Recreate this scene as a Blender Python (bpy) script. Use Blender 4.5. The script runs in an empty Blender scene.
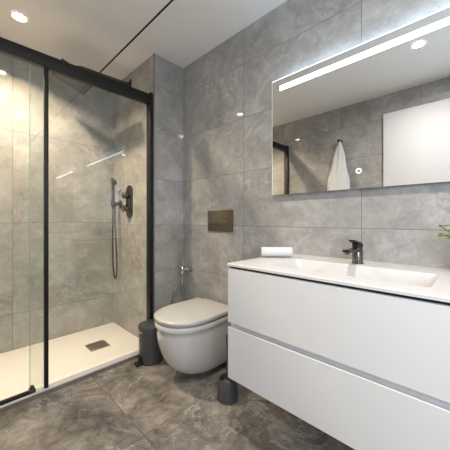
import bpy, bmesh, math, random
from mathutils import Vector, Matrix
random.seed(7)
S = bpy.context.scene
COL = S.collection
H = 1.05            # camera height in metres; every length below is written in camera heights
K = 1.011           # plan lengths run 1.1% longer than heights

# ------------------------------------------------------------------ camera, world, light, exposure
cam_d = bpy.data.cameras.new('camera')
cam = bpy.data.objects.new('camera', cam_d); COL.objects.link(cam)
cam.location = (0, 0, H)
cam.rotation_euler = (math.pi/2, 0, -math.atan2(.719, .695))
cam_d.sensor_width = 36; cam_d.lens = 36*263.8/450
cam_d.shift_y = -5/450
cam_d.clip_start = .02
S.camera = cam

w = bpy.data.worlds.new('sky'); S.world = w; w.use_nodes = True
bg = w.node_tree.nodes['Background']
bg.inputs[0].default_value = (.62, .76, 1, 1); bg.inputs[1].default_value = 1.0

VS = S.view_settings
VS.view_transform = 'Standard'; VS.look = 'None'; VS.gamma = 1; VS.use_curve_mapping = False
VS.exposure = 0.0
S.cycles.max_bounces = 14; S.cycles.diffuse_bounces = 8; S.cycles.glossy_bounces = 6
S.cycles.transparent_max_bounces = 16

ROOM_LAMP = 17       # watts of each ceiling downlight
SHOWER_LAMP = 32
FILL_W = 40        # daylight from a window added for fill, unseen behind the camera
LED_E = 4.5           # emission of the mirror's lit strip

def W(p): return Vector((p[0]*H*K, p[1]*H*K, p[2]*H))   # plan units to metres

def area(name, loc, rot, size, size_y, power, color, shape='RECTANGLE', spread=180, parent=None):
    l = bpy.data.lights.new(name, 'AREA'); l.shape = shape; l.size = size*H; l.size_y = size_y*H
    l.energy = power; l.color = color; l.spread = math.radians(spread)
    o = bpy.data.objects.new(name, l); COL.objects.link(o)
    o.rotation_euler = rot
    if parent:
        o.parent = parent; o.location = W(loc) - parent.location
    else:
        o.location = W(loc)
    return o

XW, XL, XP = 1.3365, -.43, 1.063          # vanity wall, opposite wall, shower end wall (pier flank)
YB, YP, YR = 2.49, 1.775, -2.3             # shower back wall, pier face, far end behind the camera
ZC = 2.275
# daylight lamp for fill, at an added window unseen behind the camera
area('daylight_fill', (XL+.02, -1.05, 1.35), (0, math.radians(-90), 0), 1.0, 1.0, FILL_W, (.74, .86, 1))

# ------------------------------------------------------------------ materials
def newmat(name):
    m = bpy.data.materials.new(name); m.use_nodes = True
    return m, m.node_tree.nodes, m.node_tree.links, m.node_tree.nodes['Principled BSDF']

def plain(name, col, rough=.5, metal=0, bump=0, bscale=200, var=0, coat=0, emis=None, es=0):
    m, N, L, b = newmat(name)
    b.inputs['Base Color'].default_value = (*col, 1)
    b.inputs['Roughness'].default_value = rough
    b.inputs['Metallic'].default_value = metal
    b.inputs['Coat Weight'].default_value = coat
    if coat: b.inputs['Coat Roughness'].default_value = .05
    tc = N.new('ShaderNodeTexCoord')
    nz = N.new('ShaderNodeTexNoise'); nz.inputs['Scale'].default_value = bscale; nz.inputs['Detail'].default_value = 3
    L.new(tc.outputs['Object'], nz.inputs['Vector'])
    if bump:
        bp = N.new('ShaderNodeBump'); bp.inputs['Strength'].default_value = bump; bp.inputs['Distance'].default_value = .002
        L.new(nz.outputs[0], bp.inputs['Height']); L.new(bp.outputs[0], b.inputs['Normal'])
    if var:
        mr = N.new('ShaderNodeMapRange'); mr.inputs[3].default_value = rough-var; mr.inputs[4].default_value = rough+var
        L.new(nz.outputs[0], mr.inputs[0]); L.new(mr.outputs[0], b.inputs['Roughness'])
    if emis:
        b.inputs['Emission Color'].default_value = (*emis, 1); b.inputs['Emission Strength'].default_value = es
    return m

def mth(N, L, op, a, b=None, clamp=False):
    n = N.new('ShaderNodeMath'); n.operation = op; n.use_clamp = clamp
    for i, v in enumerate((a, b)):
        if v is None: continue
        if isinstance(v, (int, float)): n.inputs[i].default_value = v
        else: L.new(v, n.inputs[i])
    return n.outputs[0]

def ramp(N, L, fac, stops, interp='LINEAR'):
    r = N.new('ShaderNodeValToRGB'); r.color_ramp.interpolation = interp
    e = r.color_ramp.elements
    while len(e) < len(stops): e.new(.5)
    for el, (p, c) in zip(e, stops):
        el.position = p; el.color = (*c, 1) if len(c) == 3 else c
    L.new(fac, r.inputs[0]); return r.outputs[0]

def mix(N, L, fac, a, b):
    n = N.new('ShaderNodeMix'); n.data_type = 'RGBA'
    if isinstance(fac, (int, float)): n.inputs[0].default_value = fac
    else: L.new(fac, n.inputs[0])
    for i, v in ((6, a), (7, b)):
        if isinstance(v, tuple): n.inputs[i].default_value = (*v, 1)
        else: L.new(v, n.inputs[i])
    return n.outputs[2]

def stone(name, axes, tile, off, dark, mid, light, vein, crack, grout, rough=.12, scale=1.0, veins=.5, cracks=.3, joint=.0016, mottle=.18, span=(.48, .66)):
    m, N, L, b = newmat(name)
    geo = N.new('ShaderNodeNewGeometry')
    sc = N.new('ShaderNodeVectorMath'); sc.operation = 'MULTIPLY'; sc.inputs[1].default_value = (1/(H*K), 1/(H*K), 1/H)
    L.new(geo.outputs['Position'], sc.inputs[0])
    sp = N.new('ShaderNodeSeparateXYZ'); L.new(sc.outputs[0], sp.inputs[0])
    idx, edge = [], []
    for k in range(2):
        u = mth(N, L, 'DIVIDE', mth(N, L, 'SUBTRACT', sp.outputs[axes[k]], off[k]), tile[k])
        idx.append(mth(N, L, 'FLOOR', u))
        fr = mth(N, L, 'FRACT', u)
        d = mth(N, L, 'MINIMUM', fr, mth(N, L, 'SUBTRACT', 1, fr))
        edge.append(mth(N, L, 'MULTIPLY', d, tile[k]))
    e = mth(N, L, 'LESS_THAN', mth(N, L, 'MINIMUM', edge[0], edge[1]), joint)
    cb = N.new('ShaderNodeCombineXYZ'); L.new(idx[0], cb.inputs[0]); L.new(idx[1], cb.inputs[1])
    wn = N.new('ShaderNodeTexWhiteNoise'); wn.noise_dimensions = '3D'; L.new(cb.outputs[0], wn.inputs['Vector'])
    ws = N.new('ShaderNodeVectorMath'); ws.operation = 'SCALE'; ws.inputs[3].default_value = 23
    L.new(wn.outputs['Color'], ws.inputs[0])
    p = N.new('ShaderNodeVectorMath'); p.operation = 'ADD'
    L.new(sc.outputs[0], p.inputs[0]); L.new(ws.outputs[0], p.inputs[1])
    def noise(s, det, rg, dist):
        n = N.new('ShaderNodeTexNoise'); n.inputs['Scale'].default_value = s*scale; n.inputs['Detail'].default_value = det
        n.inputs['Roughness'].default_value = rg; n.inputs['Distortion'].default_value = dist
        L.new(p.outputs[0], n.inputs['Vector']); return n.outputs[0]
    n1 = noise(3.6, 11, .70, .45)
    c = ramp(N, L, n1, [(.30, dark), (.5, mid), (.70, light)])
    # medium mottling and fine grain
    n5 = noise(9.5, 10, .74, .9)
    mt = N.new('ShaderNodeMapRange'); mt.inputs[1].default_value = .3; mt.inputs[2].default_value = .7
    mt.inputs[3].default_value = 1-mottle; mt.inputs[4].default_value = 1+mottle; L.new(n5, mt.inputs[0])
    hs_ = N.new('ShaderNodeHueSaturation'); L.new(mt.outputs[0], hs_.inputs['Value']); L.new(c, hs_.inputs['Color']); c = hs_.outputs[0]
    n4 = noise(22, 6, .7, .6)
    c = mix(N, L, mth(N, L, 'MULTIPLY', mth(N, L, 'SUBTRACT', n4, .5), .9, True), c, light)
    # pale veins and darker cracks along thin level sets of the noise
    n2 = noise(1.8, 11, .64, 1.5)
    v = mth(N, L, 'ABSOLUTE', mth(N, L, 'SUBTRACT', n2, .5))
    vm = ramp(N, L, v, [(0, (1, 1, 1)), (.007, (.45, .45, .45)), (.026, (0, 0, 0))])
    gate = ramp(N, L, noise(2.1, 2, .5, 0), [(span[0], (0, 0, 0)), (span[1], (1, 1, 1))])
    c = mix(N, L, mth(N, L, 'MULTIPLY', mth(N, L, 'MULTIPLY', vm, gate), veins), c, vein)
    n3 = noise(2.4, 11, .68, 1.8)
    v3 = mth(N, L, 'ABSOLUTE', mth(N, L, 'SUBTRACT', n3, .47))
    cm = ramp(N, L, v3, [(0, (1, 1, 1)), (.007, (.4, .4, .4)), (.022, (0, 0, 0))])
    gate2 = ramp(N, L, noise(1.7, 2, .5, 0), [(span[0], (0, 0, 0)), (span[1], (1, 1, 1))])
    c = mix(N, L, mth(N, L, 'MULTIPLY', mth(N, L, 'MULTIPLY', cm, gate2), cracks), c, crack)
    c = mix(N, L, e, c, grout)
    L.new(c, b.inputs['Base Color'])
    b.inputs['Roughness'].default_value = rough
    r = mth(N, L, 'ADD', mth(N, L, 'MULTIPLY', n1, .05), rough-.005)
    r = mth(N, L, 'ADD', r, mth(N, L, 'MULTIPLY', e, .5))
    L.new(r, b.inputs['Roughness'])
    b.inputs['Specular IOR Level'].default_value = .5
    return m

TW, TR = .722, .360
WK = dict(dark=(.265, .257, .243), mid=(.35, .34, .324), light=(.46, .45, .432), vein=(.62, .61, .59),
          crack=(.13, .126, .118), grout=(.15, .146, .138), rough=.03, veins=.5, cracks=.4)
m_wall_x = stone('grey stone tile x wall', (1, 2), (TW, TR), (.400, .96), **WK)     # walls facing +-X
m_wall_y = stone('grey stone tile y wall', (0, 2), (TW, TR), (XP-TW, .96), **WK)    # walls facing +-Y
m_wall_back = stone('beige grey stone large tile', (0, 2), (1.44, .688), (.312, .98), **WK)     # the shower's back wall
m_floor = stone('brown grey marble floor tile', (0, 1), (TW, TW), (.612, .387), dark=(.095, .083, .072), mid=(.235, .210, .184),
                light=(.40, .365, .325), vein=(.60, .57, .53), crack=(.08, .07, .062), grout=(.11, .10, .09),
                rough=.05, scale=1.35, veins=.75, cracks=.95, mottle=.42, joint=.0024, span=(.45, .62))
m_ceil = plain('matt white ceiling paint', (.86, .85, .835), .8, bump=.05, bscale=300)
m_white = plain('satin white lacquer', (.70, .697, .692), .35, var=.03, bscale=40)
m_counter = plain('matt white solid surface', (.64, .632, .625), .4)
m_tray = plain('textured cream resin tray', (.70, .68, .655), .55, bump=.25, bscale=350)
m_ceramic = plain('glossy white ceramic', (.62, .61, .60), .12, coat=.4)
m_lid = plain('satin white thermoset', (.57, .555, .54), .3)
m_black = plain('matt black aluminium', (.004, .004, .006), .55, var=.04)
m_rubber = plain('black rubber', (.01, .01, .01), .6)
m_gap_shade = plain('black gap shade', (.004, .004, .004), .8)  # shade of the ceiling slot and worktop gap, put into the colour
m_gun = plain('brushed gunmetal', (.14, .127, .11), .28, 1, var=.06, bscale=120)
m_gun_dark = plain('dark gunmetal', (.095, .088, .08), .3, 1, var=.06, bscale=120)
m_head = plain('dark gunmetal shower head', (.045, .042, .038), .45, .5, var=.06, bscale=90)
m_tap = plain('polished gunmetal', (.20, .185, .165), .2, 1, var=.05, bscale=120)
m_bronze = plain('brushed bronze grey plate', (.26, .215, .165), .33, 1, var=.05, bscale=150)
m_chrome = plain('polished chrome', (.62, .62, .62), .12, 1, var=.02)
m_steel = plain('brushed steel drain', (.42, .39, .34), .42, 1, var=.08, bscale=120)
m_trim = plain('brushed brown grey trim', (.36, .335, .31), .35, .7, var=.05)
m_anth = plain('anthracite plastic', (.07, .071, .075), .42, bump=.05, bscale=400)
m_anth2 = plain('darker anthracite plastic', (.045, .046, .05), .35)
m_red = plain('red label print', (.55, .05, .03), .5)
m_labelw = plain('white label print', (.8, .78, .75), .5)
m_towel = plain('white terry cotton', (.70, .70, .70), .9, bump=.9, bscale=420)
m_door = plain('white lacquered door', (.64, .64, .66), .6, var=.03, bscale=30)
m_leaf = plain('fresh green leaf', (.10, .19, .035), .5, var=.08, bscale=50)
m_petal = plain('yellow petal', (.75, .55, .10), .55, var=.05)
m_vase = plain('pale grey ceramic vase', (.6, .6, .58), .3, var=.05)
m_frost = plain('lit downlight lens', (.9, .9, .9), .4, emis=(1, .93, .84), es=30)
m_frost_warm = plain('lit warm downlight lens', (.9, .9, .9), .4, emis=(1, .86, .68), es=30)
m_led = plain('lit frosted strip', (.9, .9, .9), .4, emis=(.84, .92, 1), es=LED_E)
m_led_edge = plain('lit mirror edge', (.9, .95, .95), .3, emis=(.70, .88, 1), es=4)
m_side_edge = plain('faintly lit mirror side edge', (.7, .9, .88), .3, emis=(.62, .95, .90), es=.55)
m_led_back = plain('lit strip behind the mirror', (.9, .9, .9), .4, emis=(.50, .73, 1), es=22)
m_touch = plain('lit touch ring', (.9, .9, .9), .4, emis=(.45, .72, 1), es=1.3)
m_mirror = plain('silvered mirror', (.90, .92, .93), .0, 1)

def glass_mat(name, tint, ior=1.5):
    m, N, L, b = newmat(name); N.remove(b)
    t = N.new('ShaderNodeBsdfTransparent'); t.inputs[0].default_value = (*tint, 1)
    g = N.new('ShaderNodeBsdfGlossy'); g.inputs['Roughness'].default_value = 0.0
    g.inputs[0].default_value = (1, 1, 1, 1)
    geo = N.new('ShaderNodeNewGeometry'); dt = N.new('ShaderNodeVectorMath'); dt.operation = 'DOT_PRODUCT'
    L.new(geo.outputs['Normal'], dt.inputs[0]); L.new(geo.outputs['Incoming'], dt.inputs[1])
    c = mth(N, L, 'ABSOLUTE', dt.outputs['Value'])
    f0 = ((ior-1)/(ior+1))**2
    fr = mth(N, L, 'ADD', f0, mth(N, L, 'MULTIPLY', mth(N, L, 'POWER', mth(N, L, 'SUBTRACT', 1, c), 5), 1-f0))
    # faint lime film so the pane is not perfectly even
    tc = N.new('ShaderNodeTexCoord'); nz = N.new('ShaderNodeTexNoise'); nz.inputs['Scale'].default_value = 3
    L.new(tc.outputs['Object'], nz.inputs['Vector'])
    f = mth(N, L, 'MULTIPLY', fr, mth(N, L, 'ADD', mth(N, L, 'MULTIPLY', nz.outputs[0], .15), .92))
    mx = N.new('ShaderNodeMixShader'); L.new(f, mx.inputs[0]); L.new(t.outputs[0], mx.inputs[1]); L.new(g.outputs[0], mx.inputs[2])
    L.new(mx.outputs[0], N['Material Output'].inputs[0])
    return m
m_glass = glass_mat('clear safety glass', (.955, .975, .965))
m_glass_edge = plain('green glass edge', (.30, .48, .42), .1)
m_wglass = glass_mat('fill window glass', (.97, .98, .98))

# ------------------------------------------------------------------ mesh helpers (all in camera heights, world coordinates)
def box(bm, x0, x1, y0, y1, z0, z1, bev=0, seg=2):
    vs = [bm.verts.new((x, y, z)) for x in (x0, x1) for y in (y0, y1) for z in (z0, z1)]
    fs = [bm.faces.new([vs[i] for i in q]) for q in ((0, 1, 3, 2), (4, 6, 7, 5), (0, 4, 5, 1), (2, 3, 7, 6), (0, 2, 6, 4), (1, 5, 7, 3))]
    if bev:
        es = list({e for f in fs for e in f.edges})
        bmesh.ops.bevel(bm, geom=es, offset=bev, segments=seg, affect='EDGES', profile=.5)
    return vs
def Box(*a, **k):
    bm = bmesh.new(); box(bm, *a, **k); return bm

def loft(bm, rings, cap0=True, cap1=True, closed=True):
    R = [[bm.verts.new(p) for p in r] for r in rings]
    n = len(R[0])
    for a, b in zip(R, R[1:]):
        for i in range(n if closed else n-1):
            j = (i+1) % n
            bm.faces.new((a[i], a[j], b[j], b[i]))
    if cap0: bm.faces.new(R[0][::-1])
    if cap1: bm.faces.new(R[-1])
    return R

def frame_of(d):
    d = Vector(d).normalized()
    up = Vector((0, 0, 1)) if abs(d.z) < .95 else Vector((1, 0, 0))
    a = d.cross(up).normalized(); b = a.cross(d).normalized()
    return a, b

def tube(bm, pts, r, n=12, caps=True):
    pts = [Vector(p) for p in pts]; rings = []
    a = None
    for i, p in enumerate(pts):
        d = (pts[min(i+1, len(pts)-1)] - pts[max(i-1, 0)]).normalized()
        if a is None: a, b = frame_of(d)
        else:
            a = (a - d*a.dot(d)).normalized(); b = a.cross(d).normalized()
        rr = r[i] if isinstance(r, (list, tuple)) else r
        rings.append([p + (a*math.cos(t*2*math.pi/n) + b*math.sin(t*2*math.pi/n))*rr for t in range(n)])
    loft(bm, rings, caps, caps)
def Tube(*a, **k):
    bm = bmesh.new(); tube(bm, *a, **k); return bm

def smooth_path(pts, k=8):
    P = [Vector(p) for p in pts]; out = []
    for i in range(len(P)-1):
        p0, p1, p2, p3 = P[max(i-1, 0)], P[i], P[i+1], P[min(i+2, len(P)-1)]
        for j in range(k):
            t = j/k
            out.append(.5*((2*p1) + (p2-p0)*t + (2*p0-5*p1+4*p2-p3)*t*t + (3*p1-p0-3*p2+p3)*t**3))
    out.append(P[-1]); return out

def lathe(bm, c, prof, n=32, axis='Z'):
    """prof: list of (radius, height) from the bottom up; closed with caps"""
    c = Vector(c); rings = []
    for r, z in prof:
        ring = []
        for i in range(n):
            t = 2*math.pi*i/n; u, v = r*math.cos(t), r*math.sin(t)
            q = {'Z': (u, v, z), 'X': (z, u, v), 'Y': (v, z, u), '-X': (-z, v, u)}[axis]
            ring.append(c + Vector(q))
        rings.append(ring)
    loft(bm, rings)
def Lathe(*a, **k):
    bm = bmesh.new(); lathe(bm, *a, **k); return bm

def link(name, bm, mat, parent=None, origin=None, smooth=30):
    """link one mesh; verts come in camera heights and world coordinates"""
    bmesh.ops.recalc_face_normals(bm, faces=bm.faces)
    me = bpy.data.meshes.new(name)
    o = bpy.data.objects.new(name, me); COL.objects.link(o)
    if parent is not None:
        base = Vector((0, 0, 0)); q = parent
        while q is not None: base += q.location; q = q.parent
        o.parent = parent; org = base
    else:
        if origin is None:
            xs = [v.co for v in bm.verts]
            origin = ((min(v.x for v in xs)+max(v.x for v in xs))/2, (min(v.y for v in xs)+max(v.y for v in xs))/2, min(v.z for v in xs))
        org = W(origin); o.location = org
    for v in bm.verts: v.co = W(v.co) - org
    for f in bm.faces: f.smooth = True
    bm.to_mesh(me); bm.free()
    me.materials.append(mat)
    if smooth is not None:
        try:
            me.set_sharp_from_angle(angle=math.radians(smooth))
        except Exception: pass
    return o

def tag(o, label, cat, group=None):
    o['label'] = label; o['category'] = cat
    if group: o['group'] = group
    return o
def thing(name, loc, label, cat, group=None):
    o = bpy.data.objects.new(name, None); COL.objects.link(o)
    o.location = W(loc); o.empty_display_size = .05
    bpy.context.view_layer.update()
    return tag(o, label, cat, group)
def struct(name, bm, mat, parent=None):
    o = link(name, bm, mat, parent)
    if parent is None: o['kind'] = 'structure'
    return o

# ------------------------------------------------------------------ the room
T = .1
struct('floor', Box(XL-T, XW+T, YR-T, YB+T, -.08, 0), m_floor)
# ceiling with a slot, filled near flush with black for its shade, along the room at x = .88
SX0, SX1 = .872, .886
bm = bmesh.new()
box(bm, XL-T, SX0, YR-T, YB+T, ZC, ZC+.08); box(bm, SX1, XW+T, YR-T, YB+T, ZC, ZC+.08)
struct('ceiling', bm, m_ceil)
struct('slot_shade', Box(SX0, SX1, YR, YB, ZC+.002, ZC+.05), m_gap_shade)
struct('wall_right', Box(XW, XW+T, YR, YB+T, 0, ZC), m_wall_x)
struct('wall_shower', Box(XL, XW, YB, YB+T, 0, ZC), m_wall_back)
# pier between the shower and the toilet: the face and the flank carry their own joint grid
bm = bmesh.new(); box(bm, XP+.004, XW, YP, YP+.02, 0, ZC); struct('wall_pier', bm, m_wall_y)
struct('wall_pier_flank', Box(XP, XP+.02, YP+.004, YB, 0, ZC), m_wall_x)
struct('trim_1', Box(XP-.004, XP+.006, YP-.004, YP+.006, 0, ZC), m_trim)
struct('wall_back', Box(XL, XW, YR-T, YR, 0, ZC), m_wall_y)
# left wall, built round the opening of an unseen window added for fill
wy0, wy1, wz0, wz1 = -1.58, -.52, .82, 1.88
bm = bmesh.new()
box(bm, XL-T, XL, YR, wy0, 0, ZC); box(bm, XL-T, XL, wy1, YB+T, 0, ZC)
box(bm, XL-T, XL, wy0, wy1, 0, wz0); box(bm, XL-T, XL, wy0, wy1, wz1, ZC)
struct('wall_left', bm, m_wall_x)
bm = bmesh.new(); fw = .04
xa, xb_ = XL-.07, XL-.02
box(bm, xa, xb_, wy0, wy0+fw, wz0, wz1); box(bm, xa, xb_, wy1-fw, wy1, wz0, wz1)
box(bm, xa, xb_, wy0+fw, wy1-fw, wz0, wz0+fw); box(bm, xa, xb_, wy0+fw, wy1-fw, wz1-fw, wz1)
win = struct('fill_window_1', bm, m_white)
link('fill_window_pane', Box(XL-.05, XL-.045, wy0+fw, wy1-fw, wz0+fw, wz1-fw), m_wglass, win)
# white door against the opposite wall (seen in the mirror)
door = struct('door_1', Box(XL+.004, XL+.045, -.10, .694, .006, 2.067, bev=.003), m_door)
bm = bmesh.new()
tube(bm, [(XL+.045, .62, .98), (XL+.08, .62, .98)], .01)
tube(bm, smooth_path([(XL+.08, .625, .98), (XL+.083, .58, .98), (XL+.083, .52, .98)]), .008)
link('door_handle', bm, m_black, door)

# ------------------------------------------------------------------ shower
ZT = .026
tray = thing('shower_tray', (.26, 2.13, 0), 'low cream shower tray with square drain behind the sliding glass', 'shower tray')
bm = Box(XL+.002, XP-.002, YP-.005, YB-.002, 0, ZT, bev=.004)
link('tray', bm, m_tray, tray)
link('edge_strip', Box(XL+.004, XP-.006, YP-.012, YP-.0055, .0, .0235), m_trim, tray)
dr = link('drain', Box(.705, .845, 2.04, 2.176, ZT-.002, ZT+.004, bev=.0015), m_steel, tray)
bm = bmesh.new()
for i in range(5):
    y = 2.058+i*.025
    box(bm, .719, .831, y-.002, y+.002, ZT+.0035, ZT+.0046)
link('drain_slot', bm, m_gun_dark, dr)

SC = thing('shower_screen', (.27, YP+.03, ZT), 'black framed shower screen with clear sliding glass, floor tray to rail', 'shower screen')
RY = YP+.010            # front face of the frame
link('top_rail', Box(XL+.002, XP-.028, RY, RY+.052, 1.894, 1.960, bev=.003), m_black, SC)
link('wall_profile', Box(XP-.030, XP-.005, RY-.004, RY+.050, ZT+.001, 1.972, bev=.003), m_black, SC)
link('wall_profile', Box(XL+.002, XL+.030, RY-.004, RY+.050, ZT+.001, 1.972, bev=.003), m_black, SC)
# fixed pane in front, on the left
fx = link('fixed_pane', Box(XL+.02, .374, RY+.006, RY+.0135, ZT+.014, 1.898), m_glass, SC)
link('pane_edge_profile', Box(.366, .386, RY-.002, RY+.022, ZT+.001, 1.896, bev=.002), m_black, SC)
bm = Box(XL+.03, .300, RY-.001, RY+.020, ZT+.001, ZT+.018, bev=.002)
link('bottom_seal', bm, m_black, SC)
bm = bmesh.new(); box(bm, .297, .325, RY-.004, RY+.040, ZT+.001, ZT+.022, bev=.003)
box(bm, .302, .320, RY+.012, RY+.032, ZT+.020, ZT+.034, bev=.002)
link('floor_guide', bm, m_gun, SC)
sl = link('sliding_pane', Box(.305, XP-.014, RY+.030, RY+.0375, ZT+.012, 1.898), m_glass, SC)
link('pane_edge', Box(.3025, .305, RY+.030, RY+.0375, ZT+.012, 1.898), m_glass_edge, sl)
bm = bmesh.new(); lathe(bm, (.376, RY-.002, .965), [(.006, 0), (.008, -.010), (.006, -.016)], 16, 'Y')
link('knob', bm, m_black, SC)

# overhead shower
sh = thing('rain_shower', (XP, 2.17, 2.19), 'square gunmetal rain shower head on a wall arm below the ceiling', 'shower head')
bm = bmesh.new(); box(bm, XP-.008, XP-.0005, 2.135, 2.205, 2.145, 2.215, bev=.003)
link('flange', bm, m_gun, sh)
bm = Tube(smooth_path([(XP-.006, 2.17, 2.18), (.85, 2.160, 2.165), (.70, 2.138, 2.150), (.642, 2.130, 2.136), (.624, 2.130, 2.105), (.615, 2.13, 2.06)], 8), .0125)
link('arm', bm, m_gun, sh)
tilt = Matrix.Translation((.615, 2.13, 2.045)) @ Matrix.Rotation(math.radians(20), 4, 'Y')
def tilted(*a, **k):
    b = Box(*a, **k); bmesh.ops.transform(b, matrix=tilt, verts=b.verts); return b
hd = link('head', tilted(-.118, .118, -.130, .130, -.007, .007, bev=.003), m_head, sh)
link('nozzle_panel', tilted(-.100, .100, -.112, .112, -.0085, -.0072, bev=.0005), m_anth2, hd)
bm = bmesh.new()
lathe(bm, (0, 0, 0), [(.03, .006), (.03, .012), (.018, .018), (.016, .028)], 20); bmesh.ops.transform(bm, matrix=tilt, verts=bm.verts)
link('swivel', bm, m_gun, sh)

# hand shower on the end wall
hs = thing('hand_shower', (XP, 2.345, 1.12), 'gunmetal hand shower with hanging hose beside the shower mixer', 'hand shower')
bm = bmesh.new(); lathe(bm, (XP-.0005, 2.345, 1.146), [(.034, 0), (.034, .006), (.022, .010), (.016, .012), (.016, .055)], 24, '-X')
box(bm, XP-.085, XP-.052, 2.327, 2.363, 1.128, 1.164, bev=.006)
link('holder', bm, m_gun, hs)
hx = XP-.069
bm = bmesh.new()
tube(bm, smooth_path([(hx, 2.345, 1.115), (hx, 2.345, 1.2), (hx, 2.345, 1.30), (hx-.004, 2.345, 1.345)], 6), [.0135]*12+[.0125]*7, 14)
link('handset', bm, m_gun, hs)
bm = bmesh.new()
q = Matrix.Translation((hx+.002, 2.335, 1.345)) @ Matrix.Rotation(math.radians(62), 4, 'Y')
n0 = len(bm.verts); lathe(bm, (0, 0, 0), [(.020, -.010), (.032, -.006), (.034, .004), (.028, .010)], 24)
bmesh.ops.transform(bm, matrix=q, verts=bm.verts)
link('spray_head', bm, m_gun, hs)
bm = Tube(smooth_path([(hx, 2.345, 1.118), (hx, 2.345, 1.06), (hx-.006, 2.340, .86), (hx-.004, 2.335, .62), (hx+.002, 2.33, .515), (hx+.012, 2.325, .478),
                       (hx+.022, 2.32, .515), (hx+.022, 2.318, .65), (hx+.014, 2.322, .86), (hx+.010, 2.33, 1.05), (hx+.02, 2.337, 1.13)], 8), .0062, 10)
link('hose', bm, m_gun, hs)

# concealed mixer: pill plate and two knobs
mx = thing('shower_mixer', (XP, 2.135, 1.02), 'oval gunmetal shower mixer plate with two round knobs on end wall', 'shower mixer')
def pill(yc, zc, hw, hh, x0, x1, n=14, bev=.003):
    r = hw; pts = []
    for i in range(n+1):
        t = math.pi*i/n; pts.append((yc + r*math.cos(t), zc + hh-r + r*math.sin(t)))
    for i in range(n+1):
        t = math.pi + math.pi*i/n; pts.append((yc + r*math.cos(t), zc - hh+r + r*math.sin(t)))
    bm = bmesh.new()
    def sc(k): return [((y-yc)*k+yc, (z-zc)*k+zc) for y, z in pts]
    loft(bm, [[(x0, y, z) for y, z in pts], [(x1+bev, y, z) for y, z in pts], [(x1, y, z) for y, z in sc(.95)]])
    return bm
link('plate', pill(2.165, 1.16, .055, .142, XP-.0005, XP-.012), m_gun_dark, mx)
for z in (1.210, 1.100):
    k = link('knob', Lathe((XP-.010, 2.165, z), [(.020, 0), (.020, .012), (.028, .015), (.028, .050), (.025, .053)], 24, '-X'), m_gun, mx)
    link('knob_lever', Box(XP-.056, XP-.042, 2.118, 2.140, z-.006, z+.006, bev=.002), m_gun, k)

# ------------------------------------------------------------------ toilet
TY = 1.332
def dshape(tip, hw, z, xb=XW-.001, n=22, e=2.25, straight=.50):
    """D outline from the wall to the rounded tip, constant point count"""
    L = xb-tip; xs = xb - L*straight; pts = []
    for i in range(7):
        t = i/7; pts.append((xb + (xs-xb)*t, TY-hw*(.965+.035*t), z))
    for i in range(n+1):
        t = math.pi*i/n
        cx = abs(math.sin(t))**(2/e); sy = math.copysign(abs(math.cos(t))**(2/e), math.cos(t))
        pts.append((xs - (xs-tip)*cx, TY - hw*sy, z))
    for i in range(1, 8):
        t = i/7; pts.append((xs + (xb-xs)*t, TY+hw*(.965+.035*(1-t)), z))
    return pts
to = thing('toilet', (1.08, TY, .08), 'white wall hung toilet with closed lid between waste bin and vanity', 'toilet')
rings = []
zb, zr = .026, .345
for i in range(15):
    s = i/14
    k = (1-(1-s)**2.0)**.62 if s > 0 else 0
    rings.append(dshape(1.080-.238*k, .075+.104*k**.95, zb + (zr-zb)*s**1.25, e=2.1+.15*s))
rings.append(dshape(.836, .183, .350)); rings.append(dshape(.833, .186, .356)); rings.append(dshape(.832, .1865, .376)); rings.append(dshape(.837, .183, .381))
bm = bmesh.new(); loft(bm, rings)
link('bowl', bm, m_ceramic, to, smooth=50)
xb = 1.275
bm = bmesh.new(); loft(bm, [dshape(.842, .178, .3885, xb), dshape(.838, .182, .391, xb), dshape(.838, .182, .3965, xb), dshape(.842, .178, .3985, xb)])
link('seat', bm, m_lid, to)
bm = bmesh.new(); loft(bm, [dshape(.834, .184, .3995, xb), dshape(.830, .188, .402, xb), dshape(.830, .188, .412, xb), dshape(.834, .185, .4165, xb),
                            dshape(.858, .164, .4205, xb-.02), dshape(.944, .08, .4225, xb-.08)])
link('lid', bm, m_lid, to, smooth=40)
bm = bmesh.new(); box(bm, 1.276, 1.315, TY-.145, TY+.145, .382, .412, bev=.007)
link('hinge_block', bm, m_lid, to)

fp = thing('flush_plate', (XW, 1.335, .918), 'bronze dual flush plate on the stone wall above toilet', 'flush plate')
link('plate', Box(XW-.012, XW-.0005, 1.211, 1.459, .917, 1.070, bev=.003), m_bronze, fp)
link('small_button', Box(XW-.016, XW-.011, 1.368, 1.425, .960, .992, bev=.002), m_bronze, fp)
link('large_button', Box(XW-.016, XW-.011, 1.246, 1.360, .960, .992, bev=.002), m_bronze, fp)

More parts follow.
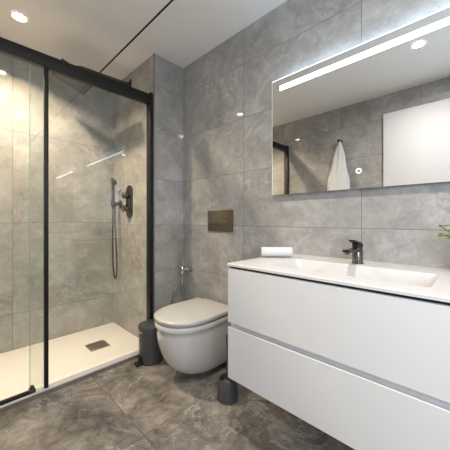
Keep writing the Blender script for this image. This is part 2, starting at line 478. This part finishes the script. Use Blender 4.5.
# bidet spray in the corner
bs = thing('bidet_spray', (XW, 1.68, .58), 'slim chrome bidet spray with hose in the corner behind toilet', 'bidet spray')
bm = bmesh.new(); lathe(bm, (XW-.0005, 1.675, .603), [(.026, 0), (.026, .006), (.014, .010), (.014, .075)], 20, '-X')
lathe(bm, (XW-.085, 1.675, .603), [(.012, -.03), (.016, -.022), (.016, .022), (.012, .03)], 16)
link('valve', bm, m_chrome, bs)
link('lever', Tube([(XW-.045, 1.675, .612), (XW-.045, 1.675, .672)], .007), m_chrome, bs)
bm = bmesh.new(); tube(bm, [(XW-0.084, 1.690, .60), (XW-0.085, 1.691, .67), (XW-0.086, 1.692, .705)], [.010, .0115, .011], 14)
lathe(bm, (XW-0.090, 1.694, .705), [(.010, -.012), (.014, -.008), (.014, .012), (.010, .016)], 14)
link('handset', bm, m_chrome, bs)
bm = Tube(smooth_path([(XW-0.084, 1.690, .60), (XW-0.087, 1.695, .54), (XW-.13, 1.705, .46), (XW-.16, 1.71, .36), (XW-.165, 1.71, .27), (XW-.14, 1.705, .22),
                       (XW-.10, 1.695, .25), (XW-.085, 1.68, .40), (XW-.085, 1.675, .575)], 8), .0058, 10)
link('hose', bm, m_chrome, bs)

# ------------------------------------------------------------------ pedal bin
bx, by = .978, 1.672
pb = thing('pedal_bin', (bx, by, 0), 'round anthracite pedal bin with red label between shower frame and toilet', 'waste bin')
link('body', Lathe((bx, by, 0), [(.076, .006), (.080, .010), (.084, .231), (.083, .235)], 40), m_anth, pb)
link('base', Lathe((bx, by, 0), [(.081, 0), (.082, .012), (.079, .016)], 40), m_anth2, pb)
link('lid', Lathe((bx, by, .234), [(.087, 0), (.088, .016), (.084, .026), (.060, .034), (.02, .037)], 40), m_anth, pb)
bm = bmesh.new()
box(bm, bx-.122, bx-.078, by-.030, by+.020, .010, .022, bev=.004)
link('pedal', bm, m_rubber, pb)
bm = bmesh.new(); 
def curved_patch(bm, r, a0, a1, z0, z1, n=6, th=.0012):
    out = []
    for rr in (r, r+th):
        out.append([[(bx+rr*math.cos(a0+(a1-a0)*i/n), by+rr*math.sin(a0+(a1-a0)*i/n), z) for i in range(n+1)] for z in (z0, z1)])
    A = out[0][0] + out[0][1][::-1]; B = out[1][0] + out[1][1][::-1]
    loft(bm, [A, B], False, False)
    for k in (0, 1):
        lo, hi = out[k]
        for i in range(n):
            bm.faces.new([bm.verts.new(p) for p in (lo[i], lo[i+1], hi[i+1], hi[i])])
    bmesh.ops.remove_doubles(bm, verts=bm.verts, dist=1e-6)
curved_patch(bm, .0835, math.radians(168), math.radians(196), .214, .228)
link('label', bm, m_red, pb)
bm = bmesh.new(); curved_patch(bm, .0847, math.radians(172), math.radians(192), .219, .224, th=.0006)
link('label_print', bm, m_labelw, pb)
bm = Box(bx-.094, bx-.080, by-.022, by+.012, .020, .060, bev=.004)
link('pedal_housing', bm, m_rubber, pb)

# toilet brush
tx, ty = 1.064, 1.008
tb = thing('toilet_brush', (tx, ty, 0), 'dark grey toilet brush pot on the floor beneath vanity corner', 'toilet brush')
bm = bmesh.new()
lathe(bm, (tx, ty, 0), [(.054, 0), (.059, .004), (.058, .03), (.049, .112), (.046, .118), (.041, .114), (.041, .03)], 36)
link('pot', bm, m_anth, tb)
link('handle', Tube([(tx, ty, .05), (tx, ty, .28), (tx, ty, .345), (tx, ty, .36)], [.007, .007, .010, .008], 14), m_anth2, tb)
bm = bmesh.new(); lathe(bm, (tx, ty, .045), [(.012, 0), (.034, .008), (.036, .05), (.02, .065)], 20)
link('brush_head', bm, m_anth2, tb)

# ------------------------------------------------------------------ vanity
VX, VY0, VY1 = .842, -.346, .797
ZTOP = .809
va = thing('vanity_cabinet', (1.06, .22, .302), 'white wall hung vanity cabinet with two wide handleless drawers', 'cabinet')
bm = bmesh.new()      # hollow carcass: sides, floor and back
box(bm, VX+.022, XW-.001, VY0+.004, VY0+.022, .303, .787); box(bm, VX+.022, XW-.001, VY1-.019, VY1-.001, .303, .787)
box(bm, VX+.022, XW-.001, VY0+.022, VY1-.019, .303, .320); box(bm, VX+.026, VX+.040, VY0+.022, VY1-.019, .320, .787); box(bm, XW-.018, XW-.001, VY0+.022, VY1-.019, .320, .787)
link('body', bm, m_white, va)
bm = bmesh.new()      # recessed black strips, painted shade of the gap under the worktop
box(bm, VX+.012, VX+.024, VY0+.008, VY1-.004, .787, .7965); box(bm, VX+.024, XW-.002, VY1-.016, VY1-.004, .787, .7965); box(bm, VX+.024, XW-.002, VY0+.008, VY0+.020, .787, .7965)
link('gap_shade', bm, m_gap_shade, va)
def front(z0, z1, bevel_top):
    bm = bmesh.new(); x0, x1 = VX, VX+.0215
    if bevel_top:
        prof = [(x0, z0), (x0, z1), (x0+.004, z1+.0015), (x1, z1-.018), (x1, z0)]
    else:
        prof = [(x0, z0), (x0, z1), (x1, z1), (x1, z0)]
    loft(bm, [[(x, VY0, z) for x, z in prof], [(x, VY1, z) for x, z in prof]])
    es = [e for e in bm.edges if abs(e.verts[0].co.y-e.verts[1].co.y) < 1e-6]
    bmesh.ops.bevel(bm, geom=es, offset=.0012, segments=2, affect='EDGES')
    return bm
link('drawer', front(.549, .787, False), m_white, va)
link('drawer', front(.302, .526, True), m_white, va)

# worktop with a moulded basin
wt = thing('washbasin_top', (1.06, .22, .797), 'white washbasin worktop with rectangular sunken bowl on the vanity', 'washbasin')
bx0, bx1, by0, by1 = .928, 1.172, .098, .650
cx0, cx1 = VX-.004, XW-.001
bm = bmesh.new()
def rrect(x0, x1, y0, y1, r, z, n=6):
    P = []
    for cx, cy, a in ((x1-r, y1-r, 0), (x0+r, y1-r, 90), (x0+r, y0+r, 180), (x1-r, y0+r, 270)):
        for i in range(n+1):
            t = math.radians(a+90*i/n); P.append((cx+r*math.cos(t), cy+r*math.sin(t), z))
    return P
o_b = rrect(cx0, cx1, VY0-.003, VY1+.003, .004, .7972)
o_m = rrect(cx0, cx1, VY0-.003, VY1+.003, .004, ZTOP-.003)
o_t = rrect(cx0+.003, cx1-.001, VY0, VY1, .004, ZTOP)
i_t = rrect(bx0, bx1, by0, by1, .02, ZTOP)
i_1 = rrect(bx0+.004, bx1-.004, by0+.005, by1-.005, .02, ZTOP-.006)
i_2 = rrect(bx0+.018, bx1-.018, by0+.03, by1-.04, .022, ZTOP-.070)
i_3 = rrect(bx0+.035, bx1-.035, by0+.06, by1-.08, .02, ZTOP-.082)
loft(bm, [o_b, o_m, o_t, i_t, i_1, i_2, i_3], cap0=False)
# the bowl's underside, closing the slab
u_t = rrect(bx0-.006, bx1+.006, by0-.006, by1+.006, .02, .7972); 
loft(bm, [o_b, u_t], False, False)
bmesh.ops.remove_doubles(bm, verts=bm.verts, dist=1e-6)
link('slab', bm, m_counter, wt, smooth=25)
bm = bmesh.new(); lathe(bm, (1.05, .383, ZTOP-.0825), [(.028, 0), (.028, .002), (.02, .004)], 24)
link('waste', bm, m_gun, wt)

fa = thing('basin_tap', (1.226, .383, ZTOP), 'gunmetal single lever basin tap standing behind the sunken bowl', 'tap')
qx = 1.226
bm = bmesh.new(); lathe(bm, (qx, .383, ZTOP), [(.024, 0), (.024, .004), (.0215, .006), (.0215, .066), (.0205, .070)], 28)
link('body', bm, m_tap, fa)
bm = bmesh.new()
loft(bm, [[(qx-.010, .383+sy, ZTOP+.052+z) for sy, z in ((-.016, 0), (.016, 0), (.016, .017), (-.016, .017))],
          [(qx-.140, .383+sy, ZTOP+.060+z) for sy, z in ((-.014, 0), (.014, 0), (.014, .010), (-.014, .010))]])
bmesh.ops.bevel(bm, geom=list(bm.edges), offset=.002, segments=2, affect='EDGES')
link('spout', bm, m_gun_dark, fa)
link('aerator', Lathe((qx-.125, .383, ZTOP+.059), [(.008, -.007), (.009, 0), (.009, .003)], 14), m_gun, fa)
bm = bmesh.new()
R0 = [[(qx+r*math.cos(2*math.pi*i/28), .383+r*math.sin(2*math.pi*i/28), ZTOP+z) for i in range(28)] for r, z in ((.0205, .071), (.0215, .074), (.0215, .084), (.018, .090))]
loft(bm, R0)
loft(bm, [[(qx+.008, .383+sy, ZTOP+.082+z) for sy, z in ((-.015, 0), (.015, 0), (.015, .010), (-.015, .010))],
          [(qx-.078, .383+sy, ZTOP+.102+z) for sy, z in ((-.011, 0), (.011, 0), (.011, .006), (-.011, .006))]])
link('lever', bm, m_black, fa)

# rolled towel on the worktop
bm = bmesh.new()
d = Vector((.64, -.77, 0)).normalized(); nrm = Vector((-.77, -.64, 0)).normalized()
c0 = Vector((1.140, .740, ZTOP+.0273))
outer, inner = [], []
N = 70; turns = 2.6
for i in range(N+1):
    t = turns*2*math.pi*i/N; r = .0065 + .0215*(i/N)
    for lst, rr in ((outer, r+.0026), (inner, r-.0020)):
        lst.append((rr*math.cos(t+.4), max(rr*math.sin(t+.4)*.93, -.0272)))
prof = outer + inner[::-1]
rings = []
for s in (-.076, -.074, -.03, 0, .03, .074, .076):
    k = .96 if abs(s) > .075 else 1
    rings.append([c0 + d*s + nrm*(u*k*1.15) + Vector((0, 0, v*k)) for u, v in prof])
R = [[bm.verts.new(p) for p in r] for r in rings]
n = len(prof)
for a, b in zip(R, R[1:]):
    for i in range(n):
        j = (i+1) % n; bm.faces.new((a[i], a[j], b[j], b[i]))
for r in (R[0], R[-1]):
    for i in range(N):
        try: bm.faces.new((r[i], r[i+1], r[n-2-i], r[n-1-i]))
        except ValueError: pass
o = link('rolled_towel', bm, m_towel, smooth=50)
tag(o, 'small white rolled towel lying on the worktop beside the basin', 'towel')

# small flowering plant at the right end of the worktop
px, py = 1.215, .010
pl = thing('flower_vase', (px, py, ZTOP), 'small vase of green sprigs and yellow flowers at worktop right', 'plant')
bm = bmesh.new(); lathe(bm, (px, py, ZTOP), [(.024, 0), (.030, .004), (.036, .04), (.030, .075), (.020, .095), (.022, .102), (.018, .102), (.016, .09)], 28)
link('vase', bm, m_vase, pl)
sb, lb, fb = bmesh.new(), bmesh.new(), bmesh.new()
def leaf(bm, p, dr, ln, wd):
    dr = Vector(dr).normalized(); a, b = frame_of(dr); rows = []
    for i in range(6):
        t = i/5; wv = wd*math.sin(math.pi*min(1, t*.92+.06))*(1 if i < 5 else .15)
        c = Vector(p)+dr*ln*t - Vector((0, 0, 1))*ln*.22*t*t
        rows.append([c-a*wv+b*wv*.35, c - b*wd*.05, c+a*wv+b*wv*.35])
    top = [[bm.verts.new(q) for q in r] for r in rows]
    bot = [[bm.verts.new(q - b*.0010) for q in r] for r in rows]
    for L_ in (top, bot):
        for r0, r1 in zip(L_, L_[1:]):
            for k in (0, 1): bm.faces.new((r0[k], r0[k+1], r1[k+1], r1[k]))
    for r0t, r1t, r0b, r1b in zip(top, top[1:], bot, bot[1:]):
        for k in (0, 2): bm.faces.new((r0t[k], r1t[k], r1b[k], r0b[k]))
stems = []
for i in range(9):
    an = 2*math.pi*i/9 + random.uniform(-.3, .3); ln = random.uniform(.06, .105)
    tip = Vector((px + ln*.95*math.cos(an), py + ln*.95*math.sin(an), ZTOP + random.uniform(.13, .20)))
    if tip.x > XW-.03: tip.x = XW-.03
    stems.append(tip)
stems.append(Vector((px-.03, py+.085, ZTOP+.165))); stems.append(Vector((px+.005, py+.10, ZTOP+.135)))
stems.append(Vector((px-.045, py+.075, ZTOP+.13)))
for tip in stems:
    path = smooth_path([(px, py, ZTOP+.06), (px+(tip.x-px)*.3, py+(tip.y-py)*.3, ZTOP+.115), tip], 5)
    tube(sb, path, .0018, 6)
    for q in range(4, len(path), 2):
        for s in range(2):
            a = random.uniform(0, 6.28); leaf(lb, path[q], (math.cos(a)*.8, math.sin(a)*.8, .5), random.uniform(.018, .028), .006)
    for s in range(6):
        a = s*math.pi/3; leaf(fb, tip, (math.cos(a), math.sin(a), .55), .012, .0042)
for bmx in (sb, lb, fb):
    for v in bmx.verts: v.co.x = min(v.co.x, XW-.004)
link('stem', sb, m_leaf, pl)
lf = link('foliage', lb, m_leaf, pl); flo = link('flower', fb, m_petal, pl); flo['kind'] = 'stuff'; lf['kind'] = 'stuff'

# ------------------------------------------------------------------ lit mirrors
def lit_mirror(y0, y1, z0, z1, label, s_y0, s_y1, touch=None, group=None):
    XM = XW-.034
    mi = thing('lit_mirror', (XW, (y0+y1)/2, z0), label, 'mirror', group)
    link('back_box', Box(XM+.0065, XW-.0005, y0+.04, y1-.04, z0+.04, z1-.03), m_white, mi)
    sz0, sz1 = 1.746, 1.774
    link('mirror_glass', Box(XM, XM+.006, y0, y1, z0, z1), m_mirror, mi)
    bm = bmesh.new(); box(bm, XM+.0005, XM+.0065, y0, y1, z1+.0002, z1+.0026)
    link('glass_edge', bm, m_led_edge, mi)
    link('glass_edge', Box(XM+.0005, XM+.0065, y1+.0002, y1+.0024, z0, z1), m_side_edge, mi)
    link('light_strip', Box(XM-.0008, XM-.0001, s_y0, s_y1, sz0, sz1), m_led, mi)
    bm = bmesh.new(); box(bm, XM+.010, XM+.024, y0+.05, y1-.05, z1-.0298, z1-.026)
    link('back_light', bm, m_led_back, mi)
    if touch:
        bm = bmesh.new(); yy, zz = touch; ri, ro, n = .0075, .0125, 28
        A = []
        for x in (XM-.0001, XM-.0008):
            A.append([[(x, yy+r*math.cos(2*math.pi*i/n), zz+r*math.sin(2*math.pi*i/n)) for i in range(n)] for r in (ri, ro)])
        loft(bm, [A[0][0], A[0][1], A[1][1], A[1][0], A[0][0]], False, False)
        bmesh.ops.remove_doubles(bm, verts=bm.verts, dist=1e-7)
        link('touch_button', bm, m_touch, mi)
    return mi
lit_mirror(-.346, .874, 1.147, 1.813, 'wide wall mirror with lit white strip hanging above the vanity', -.28, .823, (.402, 1.229))
lit_mirror(-1.95, -.82, 1.147, 1.810, 'second lit mirror further along the vanity wall, only its strip reflected in shower glass', -1.86, -.91)

# ------------------------------------------------------------------ towel on the opposite wall
hy, hz = 1.125, 1.877
hk = thing('towel_hook', (XL, hy, hz), 'small black wall hook holding the white hand towel', 'hook')
bm = bmesh.new(); lathe(bm, (XL+.0005, hy, hz+.008), [(.022, 0), (.022, .008), (.019, .010)], 24, 'X')
link('rose', bm, m_black, hk)
link('peg', Tube(smooth_path([(XL+.008, hy, hz+.010), (XL+.045, hy, hz+.006), (XL+.066, hy, hz+.006), (XL+.072, hy, hz+.024)], 5), .011, 12), m_black, hk)
rings = []; n = 64
for i in range(19):
    t = i/18; z = hz+.004 - .62*t
    wd = .012 + .098*min(1, t*1.5)**.9 + .006*math.sin(t*9); Dp = .016 + .030*min(1, t*1.5)
    ring = []
    for k in range(n):
        a = 2*math.pi*k/n
        fold = 1 + .16*min(1, t*4)*math.cos(7*a+1.5*t) + .07*math.cos(3*a+.8)
        zz = z + (.03*math.cos(a)+.012*math.sin(3*a) if i == 18 else .02*t*math.cos(a))
        ring.append((max(XL+.004, XL+.042 + Dp*math.sin(a)*fold*.9), hy - .004 + wd*math.cos(a)*fold*.92 + .018*t, zz))
    rings.append(ring)
bm = bmesh.new(); loft(bm, rings)
o = link('hanging_towel', bm, m_towel, smooth=60)
tag(o, 'white hand towel hanging from a black hook, seen in the mirror', 'towel')

# ------------------------------------------------------------------ downlights
def downlight(x, y, label, warm, power, color, spread=165):
    t = thing('ceiling_downlight', (x, y, ZC), label, 'ceiling light', 'recessed ceiling downlights')
    bm = bmesh.new(); n = 36
    def ring(r, z): return [(x+r*math.cos(2*math.pi*i/n), y+r*math.sin(2*math.pi*i/n), z) for i in range(n)]
    loft(bm, [ring(.046, ZC-.0005), ring(.046, ZC-.004), ring(.040, ZC-.006), ring(.035, ZC-.003), ring(.035, ZC-.0005)], False, False)
    link('bezel', bm, m_ceil, t)
    link('lens', Lathe((x, y, ZC), [(.035, -.0025), (.035, -.0005)], 36), m_frost_warm if warm else m_frost, t)
    area('lamp', (x, y, ZC-.0065), (0, 0, 0), .068, .068, power, color, 'DISK', spread, t)
downlight(.29, 2.055, 'round recessed downlight in the ceiling over the shower tray', True, SHOWER_LAMP, (1, .79, .56), 134)
downlight(.285, .316, 'round recessed downlight reflected high in the mirror, ceiling near the vanity', False, ROOM_LAMP, (1, .90, .79))
downlight(.31, -1.30, 'round recessed downlight in the ceiling behind the camera', False, ROOM_LAMP, (1, .93, .85))
